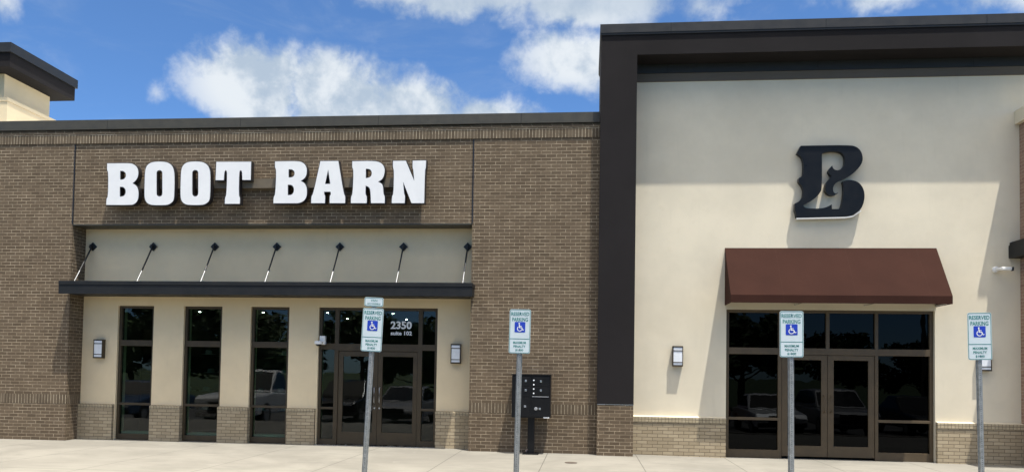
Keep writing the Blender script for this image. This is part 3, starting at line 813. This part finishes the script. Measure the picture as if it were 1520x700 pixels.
def sign_panel(parent, w, h, cz, yf, kind):
    p = MB(); p.prism(rrect(0, cz, w, h, .028), yf, yf + .003); po = p.build('sign_panel', [M['signwhite']], parent)
    g = MB()
    add_ring(g, rrect(0, cz, w - .012, h - .012, .024), rrect(0, cz, w - .026, h - .026, .019), yf - .0015)
    if kind == 'main':
        g.quad([(-w / 2 + .012, yf - .0015, cz - .112), (w / 2 - .012, yf - .0015, cz - .112), (w / 2 - .012, yf - .0015, cz - .104), (-w / 2 + .012, yf - .0015, cz - .104)])
        V, F = text_mesh([('RESERVED', 0, cz + h / 2 - .068, .055, .262), ('PARKING', 0, cz + h / 2 - .147, .058, .23)], bold=.02); add_flat(g, V, F, yf - .0015)
        V, F = text_mesh([('MAXIMUM', 0, cz - .163, .035, .185), ('PENALTY', 0, cz - .217, .035, .175), ('$1000', 0, cz - .272, .036, .115)], bold=.022); add_flat(g, V, F, yf - .0015)
        g.build('legend', M['signgreen'], po)
        q = MB(); s = .155; zc = cz + .062
        q.prism(rrect(0, zc, s, s * .97, .012), yf - .002, yf - .0005); bo = q.build('blue_square', M['signblue'], po)
        ww = MB(); wheelchair(ww, 0, zc, s * .92, yf - .0035); ww.build('wheelchair_symbol', M['letter'], po)
    else:
        V, F = text_mesh([('VAN', 0, cz + .022, .032, .10), ('ACCESSIBLE', 0, cz - .028, .026, .20)], bold=.012); add_flat(g, V, F, yf - .0015)
        g.build('legend', M['signgreen'], po)
    return po
def make_sign(label, van=False):
    s = empty('parking_sign', (0, 0, 0), label, 'parking sign', 'reserved parking signs on steel posts')
    p = MB(); hh = 2.50 if not van else 2.70
    prof = [(-.040, .0), (-.026, .0), (-.016, .032), (.016, .032), (.026, .0), (.040, .0), (.040, .005), (.030, .005), (.020, .037), (-.020, .037), (-.030, .005), (-.040, .005)]
    prof = [(x, .035 - y) for x, y in prof]
    p.prism(prof, -.02, hh, 'XY'); p.build('post', M['galv'], s)
    # local: the post's web faces the camera at y about 0
    sign_panel(s, .31, .64, 2.24, -.012, 'main')
    if van: sign_panel(s, .285, .135, 2.653, -.012, 'van')
    m = MB()
    for z in (2.50, 1.98): m.lathe([(.009, 0), (.007, -.004)], (0, -.0125, z), 10, 'Y')
    m.build('bolts', M['silver'], s)
    return s
SL = ['leaning reserved parking sign with a small van accessible plate, before the left doors', 'reserved parking sign on steel post standing before the black mailbox',
      'reserved parking sign on steel post before the glass doors under the awning', 'reserved parking sign hiding a wall lamp, near the right edge']
s1 = make_sign(SL[0], True); s1.location = (-3.243, -4.8, 0); s1.rotation_euler = (0, R(2.2), R(1.5))
s2 = make_sign(SL[1]); s2.location = (-.995, -4.8, 0); s2.rotation_euler = (0, R(.7), R(-1))
s3 = copy_tree(s2); s3['label'] = SL[2]; s3.location = (2.873, -4.8, -.03); s3.rotation_euler = (0, R(-.35), R(1)); s3.scale = (1.05, 1, 1.015)
s4 = copy_tree(s2); s4['label'] = SL[3]; s4.location = (5.405, -4.8, -.03); s4.rotation_euler = (0, R(-1.0), R(-2)); s4.scale = (1, 1, 1.015)

# ------------------------------------------------------------------ shelves with hats behind the windows
SH = empty('hat_shelf', (-9.2, 3.2, 0), 'dark wooden shelving of pale hats seen through the tall windows', 'shelf')
m = MB(); m.box(-11.4, -7.2, 3.45, 3.5, 0, 2.6); m.build('back_panel', M['shelf'], SH)
for z in (.55, 1.02, 1.49, 1.96): MB().box(-11.4, -7.2, 3.0, 3.449, z - .03, z).build('shelf_board', M['shelf'], SH)
for x in (-11.45, -9.32, -7.2): MB().box(x, x + .05, 3.0, 3.449, 0, 2.6).build('upright', M['shelf'], SH)
hat0 = None
k = 0
for x in (-10.9, -10.3, -9.7, -8.9, -8.3, -7.7):
    for z, zn in ((.55, 'lowest'), (1.02, 'second'), (1.49, 'third'), (1.96, 'top')):
        if random.random() < .2 or (zn == 'top' and random.random() < .4): continue
        if hat0 is None:
            m = MB(); m.lathe([(.17, .03), (.175, .02), (.10, .012), (.085, .03), (.078, .10), (.06, .125), (.02, .115)], (0, 0, 0), 20, 'Z', 1, 1.12)
            hat0 = m.build('hat', M['felt'], None, smooth=True); h = hat0
        else:
            h = hat0.copy(); COL.objects.link(h)
        h.location = (x + random.uniform(-.08, .08), 3.2, z); h.rotation_euler = (0, 0, random.uniform(-.5, .5))
        tag(h, 'pale felt western hat set on the dark shelves behind the tall windows', 'hat', 'pale hats on the shelves')
        k += 1

# ------------------------------------------------------------------ what the glass reflects: the parking lot behind
def car_mesh_parts(length, width, height, kind):
    Lh = length / 2; w = width / 2
    if kind == 'pickup':
        body = [(-Lh, .42), (-Lh, 1.08), (-.05, 1.10), (Lh * .38, 1.12), (Lh * .93, 1.05), (Lh, .95), (Lh, .42)]
        cab = [(-.15, 1.10), (-.05, height), (Lh * .16, height + .02), (Lh * .45, 1.12)]
    elif kind == 'suv':
        body = [(-Lh, .38), (-Lh, .95), (-Lh * .9, 1.02), (Lh * .42, 1.02), (Lh * .92, .92), (Lh, .80), (Lh, .38)]
        cab = [(-Lh * .96, 1.02), (-Lh * .82, height - .04), (-Lh * .3, height), (Lh * .08, height - .03), (Lh * .44, 1.02)]
    else:
        body = [(-Lh, .32), (-Lh * .99, .85), (-Lh * .6, .93), (Lh * .4, .90), (Lh * .9, .78), (Lh, .62), (Lh, .32)]
        cab = [(-Lh * .75, .92), (-Lh * .38, height), (Lh * .02, height), (Lh * .42, .90)]
    return body, cab, w
def car(name, label, loc, rz, length, width, height, kind, paint):
    c = empty(name, (0, 0, 0), label, 'car', 'cars in the parking lot')
    Lh = length / 2; body, cab, w = car_mesh_parts(length, width, height, kind)
    m = MB(); m.prism(body, -w, w, 'XZ')
    ci = [(x, z) for x, z in cab]
    n = len(ci); b = len(m.v); wt = w * .80; wb = w * .97
    zmin = min(z for x, z in ci); zmax = max(z for x, z in ci)
    def ww(z): return wb + (wt - wb) * (z - zmin) / (zmax - zmin)
    m.v += [(x, -ww(z), z) for x, z in ci] + [(x, ww(z), z) for x, z in ci]
    m.f.append(tuple(b + i for i in range(n))); m.f.append(tuple(b + n + i for i in reversed(range(n)))); m.mi += [0, 0]
    for i in range(n):
        j = (i + 1) % n; m.f.append((b + i, b + n + i, b + n + j, b + j)); m.mi.append(0)
    bo = m.build('body', paint, c, bevel=.05)
    # glass: windscreen, side glass
    g = MB()
    (xa, za), (xb, zb) = ci[-2], ci[-1]
    def lerp(t_): return xa + (xb - xa) * t_, za + (zb - za) * t_
    p, q = lerp(.10), lerp(.90)
    nx, nz = (za - zb), (xb - xa); l = math.hypot(nx, nz); nx, nz = nx / l * .012, nz / l * .012
    g.quad([(p[0] + nx, -ww(p[1]) * .9, p[1] + nz), (p[0] + nx, ww(p[1]) * .9, p[1] + nz), (q[0] + nx, ww(q[1]) * .92, q[1] + nz), (q[0] + nx, -ww(q[1]) * .92, q[1] + nz)])
    g.build('windscreen', M['carglass'], c)
    for s_ in (-1, 1):
        g = MB(); cxm = sum(x for x, z in ci) / n; czm = sum(z for x, z in ci) / n
        pts = [(cxm + (x - cxm) * .86, czm + (z - czm) * .72 + .02) for x, z in ci]
        g.quad([(x, s_ * (ww(z) + .012), z) for x, z in pts])
        g.build('side_glass', M['carglass'], c)
    for s_ in (-1, 1):
        MB().box(Lh - .12, Lh + .012, s_ * w * .72 - .18, s_ * w * .72 + .18, (.72 if kind != 'sedan' else .55), (.88 if kind != 'sedan' else .66)).build('headlight', M['headlight'], c, bevel=.02)
    MB().box(Lh - .05, Lh + .015, -w * .5, w * .5, .50, .72 if kind == 'sedan' else .84).build('grille', M['dark'], c)
    MB().box(Lh - .06, Lh + .05, -w * .96, w * .96, .34, .49).build('bumper', M['blackmetal'] if kind != 'pickup' else M['silver'], c, bevel=.03)
    r = .40 if kind == 'pickup' else .36 if kind == 'suv' else .32
    for sx in (-.6, .62):
        for s_ in (-1, 1):
            wh = MB().lathe([(r * .6, -.11), (r * .95, -.11), (r, -.08), (r, .08), (r * .95, .11), (r * .6, .11)], (sx * Lh, s_ * (w - .09), r), 20, 'Y').build('wheel', M['rubber'], c)
            MB().lathe([(r * .58, -.118), (r * .58, .118)], (sx * Lh, s_ * (w - .09), r), 14, 'Y').build('rim', M['signback'], wh)
    c.location = loc; c.rotation_euler = (0, 0, rz)
    return c
def paint(n, col): return plain(n, col, .22, 0, .04)
PW, PS, PD, PB, PR = paint('white_paint', (.78, .79, .80)), plain('silver_paint', (.28, .285, .295), .35, 0, .04), paint('black_paint', (.015, .016, .018)), paint('blue_paint', (.05, .09, .17)), paint('red_paint', (.25, .02, .02))
def lz(y): return -.16 - .34 * min(1, max(0, (-y - 6.35) / 7.65)) - (.25 * min(1, (-y - 14) / 22) if y < -14 else 0)
car('pickup_truck', 'white pickup truck mirrored in the third tall window', (-11.6, -9.6, lz(-9.6)), PI / 2, 5.6, 1.98, 1.88, 'pickup', PW)
car('parked_car', 'dark blue sedan mirrored low in the first tall window', (-16.6, -10.6, lz(-10.6)), PI / 2, 4.6, 1.8, 1.44, 'sedan', PB)
car('parked_car', 'silver sedan mirrored in the right leaf of the left doors', (-7.2, -13.6, lz(-13.6)), PI / 2, 4.6, 1.8, 1.46, 'sedan', PS)
car('parked_car', 'black suv mirrored in the left leaf of the left doors', (-9.9, -14.6, lz(-14.6)), PI / 2, 4.7, 1.88, 1.70, 'suv', PD)
car('parked_car', 'silver suv mirrored in the right leaf of the dark doors', (9.4, -13.8, lz(-13.8)), PI / 2, 4.7, 1.88, 1.68, 'suv', PS)
car('parked_car', 'white sedan mirrored in the left leaf of the dark doors', (7.0, -14.0, lz(-14.0)), PI / 2, 4.6, 1.82, 1.45, 'sedan', PW)
car('parked_car', 'dark red suv mirrored in the glass left of the dark doors', (4.6, -15.9, lz(-15.9)), PI / 2, 4.7, 1.88, 1.70, 'suv', PR)
car('parked_car', 'black sedan mirrored in the glass right of the dark doors', (12.6, -14.2, lz(-14.2)), PI / 2, 4.6, 1.82, 1.45, 'sedan', PD)

def tree_mesh(seed, h):
    rnd = random.Random(seed)
    tr = MB(); tr.tube([(0, 0, -.2), (.05, 0, h * .2), (0, .08, h * .45), (.08, .02, h * .75)], [.20, .17, .12, .04], 8)
    ends = []
    for k in range(9):
        a = rnd.uniform(0, 2 * PI); z0 = h * rnd.uniform(.25, .6); l = h * rnd.uniform(.22, .40)
        e = (math.cos(a) * l, math.sin(a) * l, z0 + l * rnd.uniform(.3, .9))
        tr.tube([(0, 0, z0), (e[0] * .5, e[1] * .5, z0 + (e[2] - z0) * .4), e], [.07, .045, .015], 6); ends.append(e)
    ends += [(0, 0, h * .85), (.3, .2, h * .7)]
    cr = MB()
    for e in ends:
        for q in range(9):
            c = Vector(e) + Vector((rnd.gauss(0, h * .09), rnd.gauss(0, h * .09), rnd.gauss(0, h * .07)))
            rad = h * rnd.uniform(.06, .12)
            for i in range(60):
                d_ = Vector((rnd.gauss(0, 1), rnd.gauss(0, 1), rnd.gauss(0, .8))).normalized() * rad * rnd.uniform(.5, 1.1)
                p = c + d_; s_ = rnd.uniform(.17, .33)
                u = Vector((rnd.gauss(0, 1), rnd.gauss(0, 1), rnd.gauss(0, 1))).normalized(); v = u.orthogonal().normalized()
                cr.quad([p - u * s_, p - v * s_ * .5, p + u * s_, p + v * s_ * .5])
    return tr, cr
protos = []
TX = [(-44, -46, 8.5), (-37, -43, 7), (-30, -45, 9), (-25, -42, 6.5), (-19, -47, 8), (-13.5, -44, 6.2), (-7, -48, 7.2), (-1, -46, 6.0), (6, -49, 6.6), (12, -45, 7.4), (19, -47, 6.5), (26, -44, 6.0), (33, -48, 7.6), (41, -46, 7)]
for i, (x, y, h) in enumerate(TX):
    if i < 3:
        e = empty('tree', (0, 0, 0), 'leafy tree across the parking lot, mirrored in the shop glass', 'tree', 'trees across the parking lot')
        tr, cr = tree_mesh(30 + i, 7.0)
        tr.build('trunk', M['bark'], e, smooth=True); cr.build('crown', M['leaf'], e)
        protos.append(e)
    else: e = copy_tree(protos[i % 3])
    e.location = (x, y, -.9); e.rotation_euler = (0, 0, i * 1.3); e.scale = (h / 7.0 * 1.25, h / 7.0 * 1.25, h / 7.0)
UP = empty('utility_pole', (24, -41, -.9), 'wooden utility pole with crossarms mirrored in the dark transom glass', 'utility pole')
MB().tube([(24, -41, -.9), (24, -41, 9.2)], [.16, .11], 10).build('pole', M['wood'], UP)
for z in (8.6, 7.9): MB().box(22.9, 25.1, -41.2, -41.08, z, z + .12).build('crossarm', M['wood'], UP)
MB().lathe([(.2, 0), (.22, .1), (.22, .75), (.15, .8)], (24.3, -41.2, 6.7), 14).build('transformer', M['signback'], UP)
